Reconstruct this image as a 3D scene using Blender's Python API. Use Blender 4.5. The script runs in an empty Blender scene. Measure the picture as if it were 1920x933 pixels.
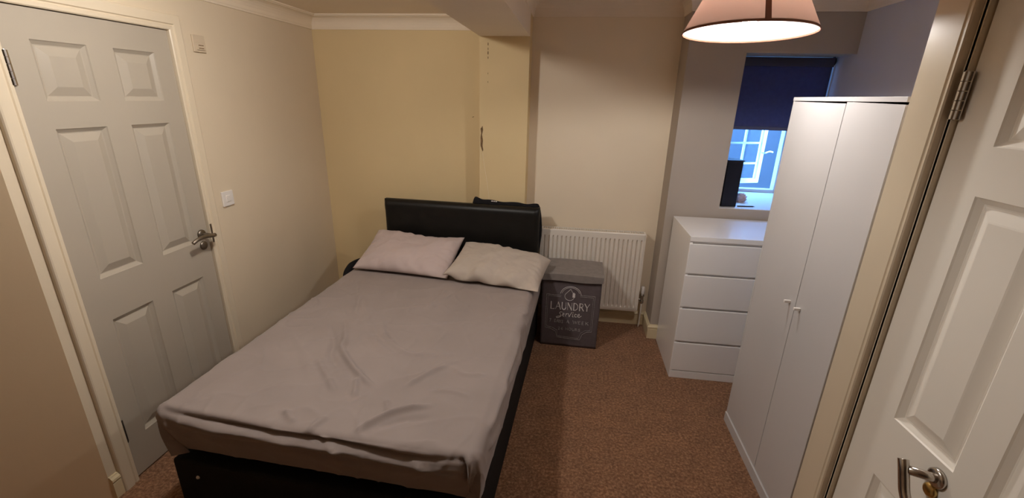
import bpy, bmesh, math, random
from mathutils import Vector, Matrix, noise
random.seed(7)
S = bpy.context.scene
COL = S.collection
PI = math.pi

# ------------------------------------------------------------------ camera
def make_camera():
    pitch, yaw, roll, f = 0.3295, 0.12485, 0.02455, 832.4
    fw = Vector((-math.sin(yaw)*math.cos(pitch), math.cos(yaw)*math.cos(pitch), -math.sin(pitch)))
    r = Vector((math.cos(yaw), math.sin(yaw), 0)); u = r.cross(fw)
    r2 = math.cos(roll)*r + math.sin(roll)*u
    u2 = -math.sin(roll)*r + math.cos(roll)*u
    cd = bpy.data.cameras.new('camera'); co = bpy.data.objects.new('camera', cd); COL.objects.link(co)
    m = Matrix((r2, u2, -fw)).transposed().to_4x4(); m.translation = Vector((0, 0, 1.75))
    co.matrix_world = m
    cd.sensor_fit = 'HORIZONTAL'; cd.sensor_width = 36.0; cd.lens = 36.0*f/1920.0
    cd.clip_start = 0.02
    S.camera = co
make_camera()

# ------------------------------------------------------------------ world, lamps' power, exposure
W = bpy.data.worlds.new('dusk'); S.world = W; W.use_nodes = True
wn = W.node_tree.nodes; wn['Background'].inputs[0].default_value = (0.17, 0.43, 1.0, 1); wn['Background'].inputs[1].default_value = 34.0
PENDANT_EMIT = 570.0
CEILING_EMIT = 315.0
LAMP_COL = (1.0, 0.95, 0.90)
S.view_settings.view_transform = 'Standard'; S.view_settings.look = 'None'
S.view_settings.gamma = 1.0; S.view_settings.use_curve_mapping = False
S.view_settings.exposure = 0.07
try:
    S.cycles.use_denoising = True; S.cycles.max_bounces = 10; S.cycles.diffuse_bounces = 6
    S.cycles.sample_clamp_indirect = 4.0; S.cycles.caustics_reflective = False; S.cycles.caustics_refractive = False
except Exception: pass

# ------------------------------------------------------------------ materials
def mat(name, col, rough=0.6, spec=0.4, metal=0.0, var=0.0, scale=4.0, bump=0.0, bscale=200.0, bdist=0.002, coat=0.0, sheen=0.0, col2=None, detail=4.0):
    m = bpy.data.materials.new(name); m.use_nodes = True
    nt = m.node_tree; b = nt.nodes['Principled BSDF']
    b.inputs['Roughness'].default_value = rough
    b.inputs['Specular IOR Level'].default_value = spec
    b.inputs['Metallic'].default_value = metal
    b.inputs['Coat Weight'].default_value = coat
    b.inputs['Sheen Weight'].default_value = sheen
    tc = nt.nodes.new('ShaderNodeTexCoord')
    n = nt.nodes.new('ShaderNodeTexNoise'); n.inputs['Scale'].default_value = scale; n.inputs['Detail'].default_value = detail
    nt.links.new(tc.outputs['Object'], n.inputs['Vector'])
    r = nt.nodes.new('ShaderNodeValToRGB')
    c2 = col2 if col2 else tuple(c*(1-var) for c in col)
    r.color_ramp.elements[0].position = 0.35; r.color_ramp.elements[1].position = 0.65
    r.color_ramp.elements[0].color = (*c2, 1); r.color_ramp.elements[1].color = (*col, 1)
    nt.links.new(n.outputs['Fac'], r.inputs[0]); nt.links.new(r.outputs[0], b.inputs['Base Color'])
    if bump > 0:
        n2 = nt.nodes.new('ShaderNodeTexNoise'); n2.inputs['Scale'].default_value = bscale; n2.inputs['Detail'].default_value = 3
        nt.links.new(tc.outputs['Object'], n2.inputs['Vector'])
        bp = nt.nodes.new('ShaderNodeBump'); bp.inputs['Strength'].default_value = bump; bp.inputs['Distance'].default_value = bdist
        nt.links.new(n2.outputs['Fac'], bp.inputs['Height']); nt.links.new(bp.outputs[0], b.inputs['Normal'])
    return m

M = {}
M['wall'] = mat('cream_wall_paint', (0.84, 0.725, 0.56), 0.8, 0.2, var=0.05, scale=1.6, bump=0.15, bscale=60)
M['wall_yellow'] = mat('yellowed_cream_paint', (0.74, 0.585, 0.335), 0.8, 0.2, var=0.07, scale=1.4, bump=0.15, bscale=60)
M['wall_left'] = mat('cream_wall_paint_dimmed', (0.71, 0.605, 0.455), 0.8, 0.2, var=0.06, scale=1.4, bump=0.15, bscale=60)  # same cream, darkened to even out the ceiling light on this wall
M['wall_window_dimmed'] = mat('window_wall_paint_dimmed', (0.46, 0.40, 0.34), 0.8, 0.2, var=0.05, scale=1.6, bump=0.15, bscale=60)  # cream darkened and greyed: weaker lamp light and daylight cast painted in
M['wall_right'] = mat('daylight_tinted_wall_paint', (0.63, 0.64, 0.73), 0.8, 0.2, var=0.05, scale=1.6, bump=0.15, bscale=60)  # blue cast of the window daylight painted into the wall colour
M['melamine_chest'] = mat('white_melamine_lifted', (0.93, 0.91, 0.90), 0.2, 0.5, var=0.015, scale=3)  # white melamine lightened to make up for weak light on the chest
M['hamper_lid'] = mat('hamper_lid_cloth_lit', (0.25, 0.22, 0.205), 0.9, 0.2, var=0.12, scale=30, bump=0.3, bscale=500, bdist=0.0008)  # hamper cloth lightened on the lid, light from above painted in
M['wall_hall'] = mat('tan_hall_paint', (0.80, 0.63, 0.42), 0.8, 0.2, var=0.07, scale=1.3, bump=0.15, bscale=60)
M['dark_wall'] = mat('bounce_damping_paint', (0.10, 0.07, 0.05), 0.8, 0.2, var=0.05)  # dark colour put on the unseen wall to cut bounced light
M['ceiling'] = mat('ceiling_paint', (0.86, 0.76, 0.63), 0.85, 0.2, var=0.05, scale=1.5, bump=0.1, bscale=50)
M['gloss_cream'] = mat('cream_gloss_paint', (0.72, 0.62, 0.47), 0.28, 0.5, var=0.03, scale=3, bump=0.05, bscale=25)
M['door_lifted'] = mat('glossy_door_paint_lifted', (0.95, 0.91, 0.83), 0.25, 0.5, var=0.02, scale=3, bump=0.04, bscale=60)  # door paint lightened to make up for weak light on the right door
M['door_dimmed'] = mat('satin_door_paint_dimmed', (0.43, 0.38, 0.31), 0.32, 0.45, var=0.03, scale=3, bump=0.04, bscale=90)  # door paint darkened to offset the close ceiling light on the left door
M['skirting'] = mat('cream_skirting_gloss', (0.74, 0.62, 0.40), 0.3, 0.5, var=0.04, scale=5)
M['coving'] = mat('coving_paint', (0.84, 0.73, 0.58), 0.7, 0.3, var=0.03, scale=4)
M['melamine'] = mat('white_melamine_dimmed', (0.61, 0.595, 0.60), 0.22, 0.5, var=0.015, scale=3)  # white melamine darkened to offset the pendant close to the wardrobe
M['gap'] = mat('dark_gap', (0.03, 0.022, 0.016), 0.8, 0.2)
M['radiator'] = mat('radiator_enamel', (0.80, 0.74, 0.66), 0.35, 0.5, var=0.02, scale=5)
M['chrome'] = mat('brushed_chrome', (0.62, 0.58, 0.54), 0.22, 0.5, 1.0, var=0.1, scale=30)
M['dull_metal'] = mat('dull_steel', (0.30, 0.26, 0.21), 0.38, 0.5, 1.0, var=0.2, scale=40)
M['brass'] = mat('brass', (0.72, 0.50, 0.18), 0.3, 0.5, 1.0, var=0.1, scale=30)
M['plastic'] = mat('white_plastic', (0.80, 0.76, 0.72), 0.35, 0.5, var=0.02)
M['plastic_cream'] = mat('cream_plastic', (0.60, 0.50, 0.37), 0.45, 0.4, var=0.03)
M['leather'] = mat('black_faux_leather', (0.009, 0.008, 0.007), 0.42, 0.30, var=0.3, scale=12, bump=0.25, bscale=250, bdist=0.001)
M['black_cloth'] = mat('black_cloth', (0.012, 0.011, 0.013), 0.85, 0.2, var=0.3, scale=20, bump=0.3, bscale=300)
M['divan_cloth'] = mat('black_divan_cloth', (0.008, 0.007, 0.007), 0.8, 0.25, var=0.3, scale=30, bump=0.2, bscale=400)
M['sheet'] = mat('grey_brown_sheet_cotton', (0.295, 0.245, 0.227), 0.85, 0.2, var=0.07, scale=5, bump=0.2, bscale=500, bdist=0.0006, sheen=0.15)
M['pillow_pink'] = mat('dusty_pink_grey_pillowcase', (0.52, 0.425, 0.405), 0.85, 0.2, var=0.05, scale=6, bump=0.15, bscale=500, bdist=0.0006, sheen=0.15)
M['pillow_beige'] = mat('beige_grey_pillowcase', (0.49, 0.42, 0.36), 0.85, 0.2, var=0.05, scale=6, bump=0.15, bscale=500, bdist=0.0006, sheen=0.15)
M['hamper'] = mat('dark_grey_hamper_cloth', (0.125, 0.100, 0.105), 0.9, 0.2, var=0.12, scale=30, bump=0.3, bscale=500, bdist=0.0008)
M['print'] = mat('white_print', (0.72, 0.68, 0.66), 0.7, 0.2)
M['print_dim'] = mat('worn_white_print', (0.48, 0.44, 0.43), 0.8, 0.2, var=0.45, scale=120)
M['blind'] = mat('navy_blackout_cloth', (0.11, 0.115, 0.20), 0.75, 0.3, var=0.1, scale=40)
M['blind_plastic'] = mat('dark_navy_plastic', (0.05, 0.05, 0.085), 0.4, 0.4)
M['black_plastic'] = mat('black_plastic', (0.008, 0.008, 0.012), 0.4, 0.4)
M['upvc'] = mat('white_window_paint', (0.80, 0.80, 0.80), 0.35, 0.4)
M['outside'] = mat('masonry_darkened_for_sky', (0.052, 0.056, 0.064), 0.9, 0.2, var=0.15, scale=1.5, bump=0.3, bscale=12, bdist=0.01)  # whitewash darkened to offset the strengthened sky light
M['tissue'] = mat('pale_pink_tissue', (0.75, 0.60, 0.62), 0.9, 0.1, var=0.1, scale=30)
M['chip'] = mat('bare_brown_plaster', (0.24, 0.15, 0.08), 0.95, 0.1, var=0.5, scale=90)
M['fabric_trim'] = mat('brown_shade_trim', (0.20, 0.075, 0.045), 0.7, 0.3)

def carpet():
    m = bpy.data.materials.new('brown_speckled_carpet'); m.use_nodes = True; nt = m.node_tree; b = nt.nodes['Principled BSDF']
    b.inputs['Roughness'].default_value = 0.95; b.inputs['Specular IOR Level'].default_value = 0.1; b.inputs['Sheen Weight'].default_value = 0.1
    tc = nt.nodes.new('ShaderNodeTexCoord')
    def nz(s, d, rough=0.6):
        n = nt.nodes.new('ShaderNodeTexNoise'); n.inputs['Scale'].default_value = s; n.inputs['Detail'].default_value = d; n.inputs['Roughness'].default_value = rough
        nt.links.new(tc.outputs['Object'], n.inputs['Vector']); return n
    a = nz(75, 4, 0.75); c = nz(9, 4); d = nz(330, 2)
    r = nt.nodes.new('ShaderNodeValToRGB'); e = r.color_ramp.elements
    e[0].position = 0.30; e[0].color = (0.125, 0.052, 0.026, 1); e[1].position = 0.72; e[1].color = (0.56, 0.31, 0.175, 1)
    k = r.color_ramp.elements.new(0.5); k.color = (0.265, 0.133, 0.069, 1)
    nt.links.new(a.outputs['Fac'], r.inputs[0])
    r2 = nt.nodes.new('ShaderNodeValToRGB'); r2.color_ramp.elements[0].position = 0.3; r2.color_ramp.elements[1].position = 0.7
    r2.color_ramp.elements[0].color = (0.80, 0.80, 0.80, 1); r2.color_ramp.elements[1].color = (1.08, 1.06, 1.04, 1)
    nt.links.new(c.outputs['Fac'], r2.inputs[0])
    mx = nt.nodes.new('ShaderNodeMix'); mx.data_type = 'RGBA'; mx.blend_type = 'MULTIPLY'; mx.inputs[0].default_value = 1
    nt.links.new(r.outputs[0], mx.inputs[6]); nt.links.new(r2.outputs[0], mx.inputs[7]); nt.links.new(mx.outputs[2], b.inputs['Base Color'])
    bp = nt.nodes.new('ShaderNodeBump'); bp.inputs['Strength'].default_value = 0.9; bp.inputs['Distance'].default_value = 0.006
    nt.links.new(d.outputs['Fac'], bp.inputs['Height']); nt.links.new(bp.outputs[0], b.inputs['Normal'])
    return m
M['carpet'] = carpet()

def emission(name, col, s):
    m = bpy.data.materials.new(name); m.use_nodes = True; nt = m.node_tree; nt.nodes.remove(nt.nodes['Principled BSDF'])
    e = nt.nodes.new('ShaderNodeEmission'); e.inputs[0].default_value = (*col, 1); e.inputs[1].default_value = s
    nt.links.new(e.outputs[0], nt.nodes['Material Output'].inputs[0]); return m
M['bulb'] = emission('lit_bulb', LAMP_COL, PENDANT_EMIT)
M['dome'] = emission('lit_opal_glass', LAMP_COL, CEILING_EMIT)

def translucent(name, col, tcol, f):
    m = bpy.data.materials.new(name); m.use_nodes = True; nt = m.node_tree; nt.nodes.remove(nt.nodes['Principled BSDF'])
    d = nt.nodes.new('ShaderNodeBsdfDiffuse'); d.inputs[0].default_value = (*col, 1)
    t = nt.nodes.new('ShaderNodeBsdfTranslucent'); t.inputs[0].default_value = (*tcol, 1)
    x = nt.nodes.new('ShaderNodeMixShader'); x.inputs[0].default_value = f
    nt.links.new(d.outputs[0], x.inputs[1]); nt.links.new(t.outputs[0], x.inputs[2])
    nt.links.new(x.outputs[0], nt.nodes['Material Output'].inputs[0]); return m
M['shade_fabric'] = translucent('dusty_pink_shade_fabric', (0.66, 0.44, 0.36), (0.94, 0.78, 0.70), 0.60)
M['shade_liner'] = translucent('white_shade_liner', (0.86, 0.84, 0.82), (0.93, 0.90, 0.88), 0.6)

def glass():
    m = bpy.data.materials.new('window_glass'); m.use_nodes = True; nt = m.node_tree; nt.nodes.remove(nt.nodes['Principled BSDF'])
    t = nt.nodes.new('ShaderNodeBsdfTransparent'); t.inputs[0].default_value = (0.93, 0.96, 0.98, 1)
    g = nt.nodes.new('ShaderNodeBsdfGlossy'); g.inputs['Roughness'].default_value = 0.02
    x = nt.nodes.new('ShaderNodeMixShader'); fr = nt.nodes.new('ShaderNodeFresnel'); fr.inputs[0].default_value = 1.10
    nt.links.new(fr.outputs[0], x.inputs[0]); nt.links.new(t.outputs[0], x.inputs[1]); nt.links.new(g.outputs[0], x.inputs[2])
    nt.links.new(x.outputs[0], nt.nodes['Material Output'].inputs[0]); return m
M['glass'] = glass()

# ------------------------------------------------------------------ helpers
def tag(o, label=None, cat=None, group=None, kind=None):
    if label: o['label'] = label
    if cat: o['category'] = cat
    if group: o['group'] = group
    if kind: o['kind'] = kind
    return o

def empty(name, loc=(0, 0, 0), rz=0.0, rx=0.0, ry=0.0):
    o = bpy.data.objects.new(name, None); COL.objects.link(o); o.empty_display_size = 0.05
    o.location = loc; o.rotation_euler = (rx, ry, rz); return o

def link(name, bm, m, parent=None, smooth=False, normals=True):
    if normals: bmesh.ops.recalc_face_normals(bm, faces=bm.faces)
    me = bpy.data.meshes.new(name); bm.to_mesh(me); bm.free()
    for mm in (m if isinstance(m, (list, tuple)) else [m]): me.materials.append(M[mm])
    if smooth:
        for p in me.polygons: p.use_smooth = True
    o = bpy.data.objects.new(name, me); COL.objects.link(o)
    if parent: o.parent = parent
    return o

def box(bm, x0, x1, y0, y1, z0, z1, bev=0.0, seg=2):
    v = [bm.verts.new(p) for p in ((x0,y0,z0),(x1,y0,z0),(x1,y1,z0),(x0,y1,z0),(x0,y0,z1),(x1,y0,z1),(x1,y1,z1),(x0,y1,z1))]
    fs = [bm.faces.new([v[i] for i in q]) for q in ((0,3,2,1),(4,5,6,7),(0,1,5,4),(1,2,6,5),(2,3,7,6),(3,0,4,7))]
    if bev > 0:
        es = list({e for f in fs for e in f.edges})
        bmesh.ops.bevel(bm, geom=es, offset=bev, segments=seg, profile=0.5, affect='EDGES')

def boxes(name, lst, m, parent=None, bev=0.0):
    bm = bmesh.new()
    for b in lst: box(bm, *b, bev=bev)
    return link(name, bm, m, parent)

def frame_at(p, d):
    d = Vector(d).normalized(); a = Vector((0, 0, 1)) if abs(d.z) < 0.9 else Vector((1, 0, 0))
    u = d.cross(a).normalized(); return u, d.cross(u).normalized()

def tube(bm, pts, rad, n=12, cap=True, sx=1.0):
    """rad: one radius or a list; sx squashes the section"""
    pts = [Vector(p) for p in pts]; rs = rad if isinstance(rad, (list, tuple)) else [rad]*len(pts)
    rings = []; u = None
    for i, p in enumerate(pts):
        d = (pts[min(i+1, len(pts)-1)] - pts[max(i-1, 0)]).normalized()
        if u is None: u, w = frame_at(p, d)
        else:
            u = (u - d*u.dot(d)).normalized(); w = d.cross(u).normalized()
        rings.append([bm.verts.new(p + rs[i]*(math.cos(2*PI*k/n)*u*sx + math.sin(2*PI*k/n)*w)) for k in range(n)])
    for a, b in zip(rings, rings[1:]):
        for k in range(n): bm.faces.new((a[k], a[(k+1) % n], b[(k+1) % n], b[k]))
    if cap: bm.faces.new(rings[0][::-1]); bm.faces.new(rings[-1])

def curve_pts(pts, n=8):
    """Catmull-Rom through pts"""
    P = [Vector(p) for p in pts]; out = []
    for i in range(len(P)-1):
        a, b, c, d = P[max(i-1, 0)], P[i], P[i+1], P[min(i+2, len(P)-1)]
        for k in range(n):
            t = k/n
            out.append(0.5*((2*b) + (c-a)*t + (2*a-5*b+4*c-d)*t*t + (3*b-a-3*c+d)*t**3))
    out.append(P[-1]); return out

def lathe(bm, prof, c=(0, 0, 0), n=48, closed=False, axis='z'):
    rings = []
    for r, z in prof:
        ring = []
        for k in range(n):
            a = 2*PI*k/n
            if axis == 'z': p = (c[0]+r*math.cos(a), c[1]+r*math.sin(a), c[2]+z)
            elif axis == 'x': p = (c[0]+z, c[1]+r*math.cos(a), c[2]+r*math.sin(a))
            else: p = (c[0]+r*math.cos(a), c[1]+z, c[2]+r*math.sin(a))
            ring.append(bm.verts.new(p))
        rings.append(ring)
    pairs = list(zip(rings, rings[1:])) + ([(rings[-1], rings[0])] if closed else [])
    for a, b in pairs:
        for k in range(n): bm.faces.new((a[k], a[(k+1) % n], b[(k+1) % n], b[k]))
    if not closed:
        if prof[0][0] > 1e-5: bm.faces.new(rings[0])
        if prof[-1][0] > 1e-5: bm.faces.new(rings[-1][::-1])
    bmesh.ops.remove_doubles(bm, verts=bm.verts, dist=1e-6)

def sweep(bm, path, prof, mapf, closed_prof=True):
    """path: 2D points; prof: (offset to the right of travel, depth); mapf(u, v, d) -> xyz; mitred corners"""
    P = [Vector(p) for p in path]; rings = []
    for i, p in enumerate(P):
        def nrm(a, b):
            d = (b-a).normalized(); return Vector((d.y, -d.x))
        if i == 0: n = nrm(P[0], P[1])
        elif i == len(P)-1: n = nrm(P[-2], P[-1])
        else:
            n1, n2 = nrm(P[i-1], p), nrm(p, P[i+1]); n = (n1+n2); n = n/(n.dot(n1))
        rings.append([bm.verts.new(mapf(p.x+n.x*o, p.y+n.y*o, d)) for o, d in prof])
    k = len(prof)
    for a, b in zip(rings, rings[1:]):
        for j in range(k if closed_prof else k-1):
            bm.faces.new((a[j], a[(j+1) % k], b[(j+1) % k], b[j]))
    bm.faces.new(rings[0][::-1]); bm.faces.new(rings[-1])

def structure(o): o['kind'] = 'structure'; return o

# ------------------------------------------------------------------ room shell
XL, XR = -1.937, 1.68
YB, YREC, YPIER, YPIL = 3.36, 3.395, 3.18, 3.235
PX0, PX1 = -0.662, -0.3195
CL, CR, BEAMZ = 2.275, 2.375, 2.134
XN = 0.94           # near right wall face
YC = 1.285          # corner where the left wall turns away
YE = 1.435          # corner where the near right wall ends

structure(boxes('floor', [(-3.2, 1.9, -2.7, 4.1, -0.1, 0.0)], 'carpet'))
structure(boxes('ceiling', [(-3.2, PX0+0.01, -2.7, 3.5, CL, CL+0.2), (PX1-0.01, 1.9, -2.7, 4.1, CR, CR+0.1)], 'ceiling'))
structure(boxes('trim_1', [(PX0, PX1, -2.7, YPIL, BEAMZ, CR+0.1)], 'ceiling'))['label'] = 'boxed ceiling beam running to the pillar'
# left wall, with the opening of door 1 (y 1.394..2.088, z 0..2.013)
DY0, DY1, DZ = 1.394, 2.088, 2.013
structure(boxes('wall_left', [(XL-0.12, XL, YC, DY0, 0, 2.4), (XL-0.12, XL, DY1, YB+0.1, 0, 2.4), (XL-0.12, XL, DY0, DY1, DZ, 2.4),
                              (XL-0.16, XL-0.12, DY0-0.05, DY1+0.05, 0, 2.4)], 'wall_left'))
bm = bmesh.new()      # hall wall turning away from the corner, splay shaped to catch the ceiling light
hp = [(XL, YC), (XL-0.64, YC-0.48), (XL-0.64, -2.7), (XL-0.8, -2.7), (XL-0.8, YC+0.12), (XL-0.0005, YC+0.0005)]
hp = [(XL, YC), (XL-0.64, YC-0.48), (XL-0.64, -2.7), (XL-0.8, -2.7), (XL-0.8, YC+0.10), (XL-0.12, YC+0.10), (XL-0.12, YC)]
lo = [bm.verts.new((x, y, 0)) for x, y in hp]; hi = [bm.verts.new((x, y, 2.4)) for x, y in hp]
bm.faces.new(lo); bm.faces.new(hi[::-1])
for k in range(len(hp)): bm.faces.new((lo[k], lo[(k+1) % len(hp)], hi[(k+1) % len(hp)], hi[k]))
structure(link('wall_hall', bm, 'wall_hall'))
structure(boxes('wall_back', [(XL-0.12, PX0+0.02, YB, YB+0.14, 0, 2.4)], 'wall_yellow'))
structure(boxes('wall_pillar', [(PX0, PX1, YPIL, 3.5, 0, 2.45)], 'wall_yellow'))
structure(boxes('wall_recess', [(PX1-0.02, 0.71, YREC, YREC+0.12, 0, 2.5)], 'wall'))
WX0, SILLZ, HEADZ, WY = 1.045, 1.056, 2.045, 3.84
structure(boxes('wall_window', [(0.69, WX0, YPIER, 3.95, 0, 2.5), (WX0, XR+0.1, YPIER, 3.95, 0, SILLZ-0.0042), (WX0, XR+0.1, YPIER, 3.95, HEADZ, 2.5)], 'wall_window_dimmed'))
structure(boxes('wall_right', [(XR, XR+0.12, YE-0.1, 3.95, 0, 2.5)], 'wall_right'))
# near right wall with the opening of door 2
D2Y1, D2Y0, D2Z = 1.294, 0.597, 2.0
structure(boxes('wall_near_right', [(XN, XN+0.10, D2Y1+0.003, YE, 0, 2.5), (XN, XN+0.10, -2.7, D2Y0, 0, 2.5), (XN, XN+0.10, D2Y0, D2Y1, D2Z, 2.5),
                                    (XN+0.10, XR+0.1, YE-0.08, YE, 0, 2.5), (XN+0.14, XN+0.18, D2Y0-0.1, D2Y1+0.1, 0, 2.3)], 'wall'))
structure(boxes('wall_behind', [(-3.2, XN+0.1, -2.7, -2.6, 0, 2.5)], 'dark_wall'))

# covings
def cove(z, h=0.092, w=0.078):
    pr = [(0, z), (0, z-h), (0.008, z-h), (0.010, z-h+0.010)]
    for k in range(7):
        a = PI/2*k/6
        pr.append((0.012+(w-0.022)*(1-math.cos(a)), z-h+0.014+(h-0.028)*math.sin(a)))
    pr += [(w-0.008, z-0.010), (w, z-0.008), (w, z)]
    return pr
bm = bmesh.new(); sweep(bm, [(XL-0.64, YC-0.48), (XL, YC), (XL, YB), (PX0, YB)], cove(CL), lambda u, v, d: (u, v, d))
structure(link('trim_2', bm, 'coving'))['label'] = 'cream coving over the bed'
bm = bmesh.new(); sweep(bm, [(PX1, -1.2), (PX1, YREC), (0.69, YREC), (0.69, YPIER), (XR, YPIER), (XR, YE), (XN, YE), (XN, -1.2)], cove(CR, 0.100, 0.085), lambda u, v, d: (u, v, d))
structure(link('trim_3', bm, 'ceiling'))['label'] = 'coving around the window side of the room'

# skirtings
def skirt(h=0.115, t=0.016):
    return [(0, 0), (t, 0), (t, h-0.035), (t-0.003, h-0.030), (t+0.003, h-0.024), (t+0.001, h-0.014), (t-0.007, h-0.006), (t-0.010, h), (0, h)]
for nm, path in (('baseboard_left', [(XL, YC), (XL, 1.322)]), ('baseboard_back', [(XL, 2.160), (XL, YB), (PX0, YB), (PX0, YPIL), (PX1, YPIL), (PX1, YREC), (0.69, YREC), (0.69, YPIER), (XR, YPIER), (XR, YE)])):
    bm = bmesh.new(); sweep(bm, path, skirt(), lambda u, v, d: (u, v, d)); structure(link(nm, bm, 'skirting'))

# architraves: leg + head + leg, offset 0 = inner edge
arch_prof = [(0, 0), (0, 0.012), (-0.004, 0.016), (-0.016, 0.017), (-0.020, 0.013), (-0.024, 0.013), (-0.028, 0.020), (-0.062, 0.021), (-0.067, 0.019), (-0.070, 0.014), (-0.070, 0)]
bm = bmesh.new()
sweep(bm, [(DY0, 0), (DY0, DZ), (DY1, DZ), (DY1, 0)], arch_prof, lambda u, v, d: (XL+d, u, v))
structure(link('trim_4', bm, 'gloss_cream'))['label'] = 'architrave round the left door'
arch2 = [(0, -0.03), (0, -0.001), (-0.001, 0), (-0.010, 0.0), (-0.012, 0.001), (-0.014, 0.016), (-0.017, 0.0195), (-0.022, 0.0195), (-0.025, 0.0175), (-0.029, 0.0175), (-0.032, 0.020), (-0.134, 0.021), (-0.139, 0.018), (-0.139, -0.001)]
bm = bmesh.new()
sweep(bm, [(D2Y0, 0), (D2Y0, D2Z), (D2Y1, D2Z), (D2Y1, 0)], arch2, lambda u, v, d: (XN-d, u, v))
structure(link('trim_5', bm, 'gloss_cream'))['label'] = 'architrave round the near right door'

# ------------------------------------------------------------------ six panel doors
def door_leaf_bm(y0, y1, ycols, zrows, z0, z1, t=0.035):
    """front face at x=0 looking +x, body goes to -t; y, z local"""
    bm = bmesh.new()
    panels = [(a, b, c, d) for (a, b) in ycols for (c, d) in zrows]
    ys = sorted({y0, y1, *[v for c in ycols for v in c]}); zs = sorted({z0, z1, *[v for r in zrows for v in r]})
    V = {}
    def vt(x, y, z):
        k = (round(x, 5), round(y, 5), round(z, 5))
        if k not in V: V[k] = bm.verts.new((x, y, z))
        return V[k]
    for a, b in zip(ys, ys[1:]):
        for c, d in zip(zs, zs[1:]):
            if (a, b, c, d) in panels:
                rings = [(0, 0), (0.003, -0.004), (0.015, -0.0135), (0.019, -0.014), (0.022, -0.0125), (0.048, -0.003), (0.052, -0.002)]
                prev = None
                for ins, x in rings:
                    cur = [vt(x, a+ins, c+ins), vt(x, b-ins, c+ins), vt(x, b-ins, d-ins), vt(x, a+ins, d-ins)]
                    if prev:
                        for k in range(4): bm.faces.new((prev[k], prev[(k+1) % 4], cur[(k+1) % 4], cur[k]))
                    prev = cur
                bm.faces.new(prev)
            else:
                bm.faces.new((vt(0, a, c), vt(0, b, c), vt(0, b, d), vt(0, a, d)))
    bedge = [e for e in bm.edges if len(e.link_faces) == 1]
    g = bmesh.ops.extrude_edge_only(bm, edges=bedge)
    nv = [v for v in g['geom'] if isinstance(v, bmesh.types.BMVert)]
    for v in nv: v.co.x = -t
    be = [e for e in bm.edges if len(e.link_faces) == 1]
    bmesh.ops.contextual_create(bm, geom=be)
    return bm

def hinge(parent, y, z, x=0.0, s=1.0, r=0.006, m='dull_metal', h=0.115, leafw=0.012):
    bm = bmesh.new()
    n = 5
    for k in range(n):
        a = z-h/2+h*k/n; tube(bm, [(x+r*0.8, y, a+0.0008), (x+r*0.8, y, a+h/n-0.0008)], r*s, 12)
    lathe(bm, [(0.0, h/2+0.003), (0.004, h/2+0.002), (0.0045, h/2)], (x+r*0.8, y, z), 12)
    box(bm, x-0.001, x+0.0015, y-leafw, y+leafw, z-h/2, z+h/2)
    return link('hinge', bm, m, parent)

# left door
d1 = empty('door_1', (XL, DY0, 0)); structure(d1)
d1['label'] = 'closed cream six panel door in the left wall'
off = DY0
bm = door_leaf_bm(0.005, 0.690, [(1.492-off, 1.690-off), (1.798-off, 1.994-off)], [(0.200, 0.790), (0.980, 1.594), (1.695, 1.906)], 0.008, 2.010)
leaf = link('door_leaf', bm, 'door_dimmed', d1); leaf.location = (-0.001, 0, 0)
hinge(d1, 0.002, 1.805, 0.003, r=0.010, m='chrome', leafw=0.016); hinge(d1, 0.002, 0.268, 0.001, m='gap')
# lever handle
h = empty('door_handle', (0, 0, 0)); h.parent = d1
bm = bmesh.new(); lathe(bm, [(0.0, 0.010), (0.020, 0.010), (0.025, 0.007), (0.026, 0)], (0, 2.040-off, 1.015), 32, axis='x'); link('rose', bm, 'dull_metal', h, True)
bm = bmesh.new()
tube(bm, curve_pts([(0.004, 2.050-off, 1.012), (0.040, 2.052-off, 1.011), (0.056, 2.050-off, 1.010), (0.061, 2.035-off, 1.012), (0.060, 1.990-off, 1.020), (0.058, 1.950-off, 1.016), (0.054, 1.922-off, 1.004)], 6), 0.0095, 14)
tube(bm, [(0.058, 2.040-off, 1.0112), (0.058, 2.066-off, 1.0085)], 0.0105, 14)
link('lever', bm, 'dull_metal', h, True)
bm = bmesh.new(); lathe(bm, [(0.0, 0.008), (0.019, 0.008), (0.023, 0.005), (0.024, 0)], (0, 2.040-off, 0.953), 32, axis='x'); link('lock_rose', bm, 'dull_metal', h, True)
bm = bmesh.new(); box(bm, 0.014, 0.018, 2.090-off, 2.101-off, 0.955, 1.060, bev=0.002); link('latch_plate', bm, 'dull_metal', d1)

# near right door
TILT = math.radians(3.0)
d2 = empty('door_2', (0.954, D2Y1-0.001, 0), PI+0.0); structure(d2); d2.rotation_euler = (0, 0, PI + TILT)
d2['label'] = 'glossy cream six panel door at the right edge'
# local frame: +x looks to -X world, +y runs to -Y world (towards the camera)
dz = -0.032
bm = door_leaf_bm(0.003, 0.690, [(0.115, 0.311), (0.388, 0.584)], [(0.170, 0.711), (0.911, 1.552), (1.667, 1.880)], 0.008, 1.996)
link('door_leaf', bm, 'door_lifted', d2)
hinge(d2, 0.002, 1.778, 0.010, r=0.0085, m='chrome', h=0.112, leafw=0.013)
hd = empty('door_handle', (0, 0, 0)); hd.parent = d2
hy, hz = 0.286, 0.868
bm = bmesh.new(); lathe(bm, [(0, 0.011), (0.020, 0.011), (0.025, 0.008), (0.026, 0)], (0, hy, hz), 32, axis='x'); link('rose', bm, 'chrome', hd, True)
bm = bmesh.new()
tube(bm, [(0.004, hy, hz), (0.020, hy-0.003, hz+0.001), (0.062, hy-0.018, hz+0.004)], [0.014, 0.0115, 0.0115], 14)
link('neck', bm, 'chrome', hd, True)
bm = bmesh.new()
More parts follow.
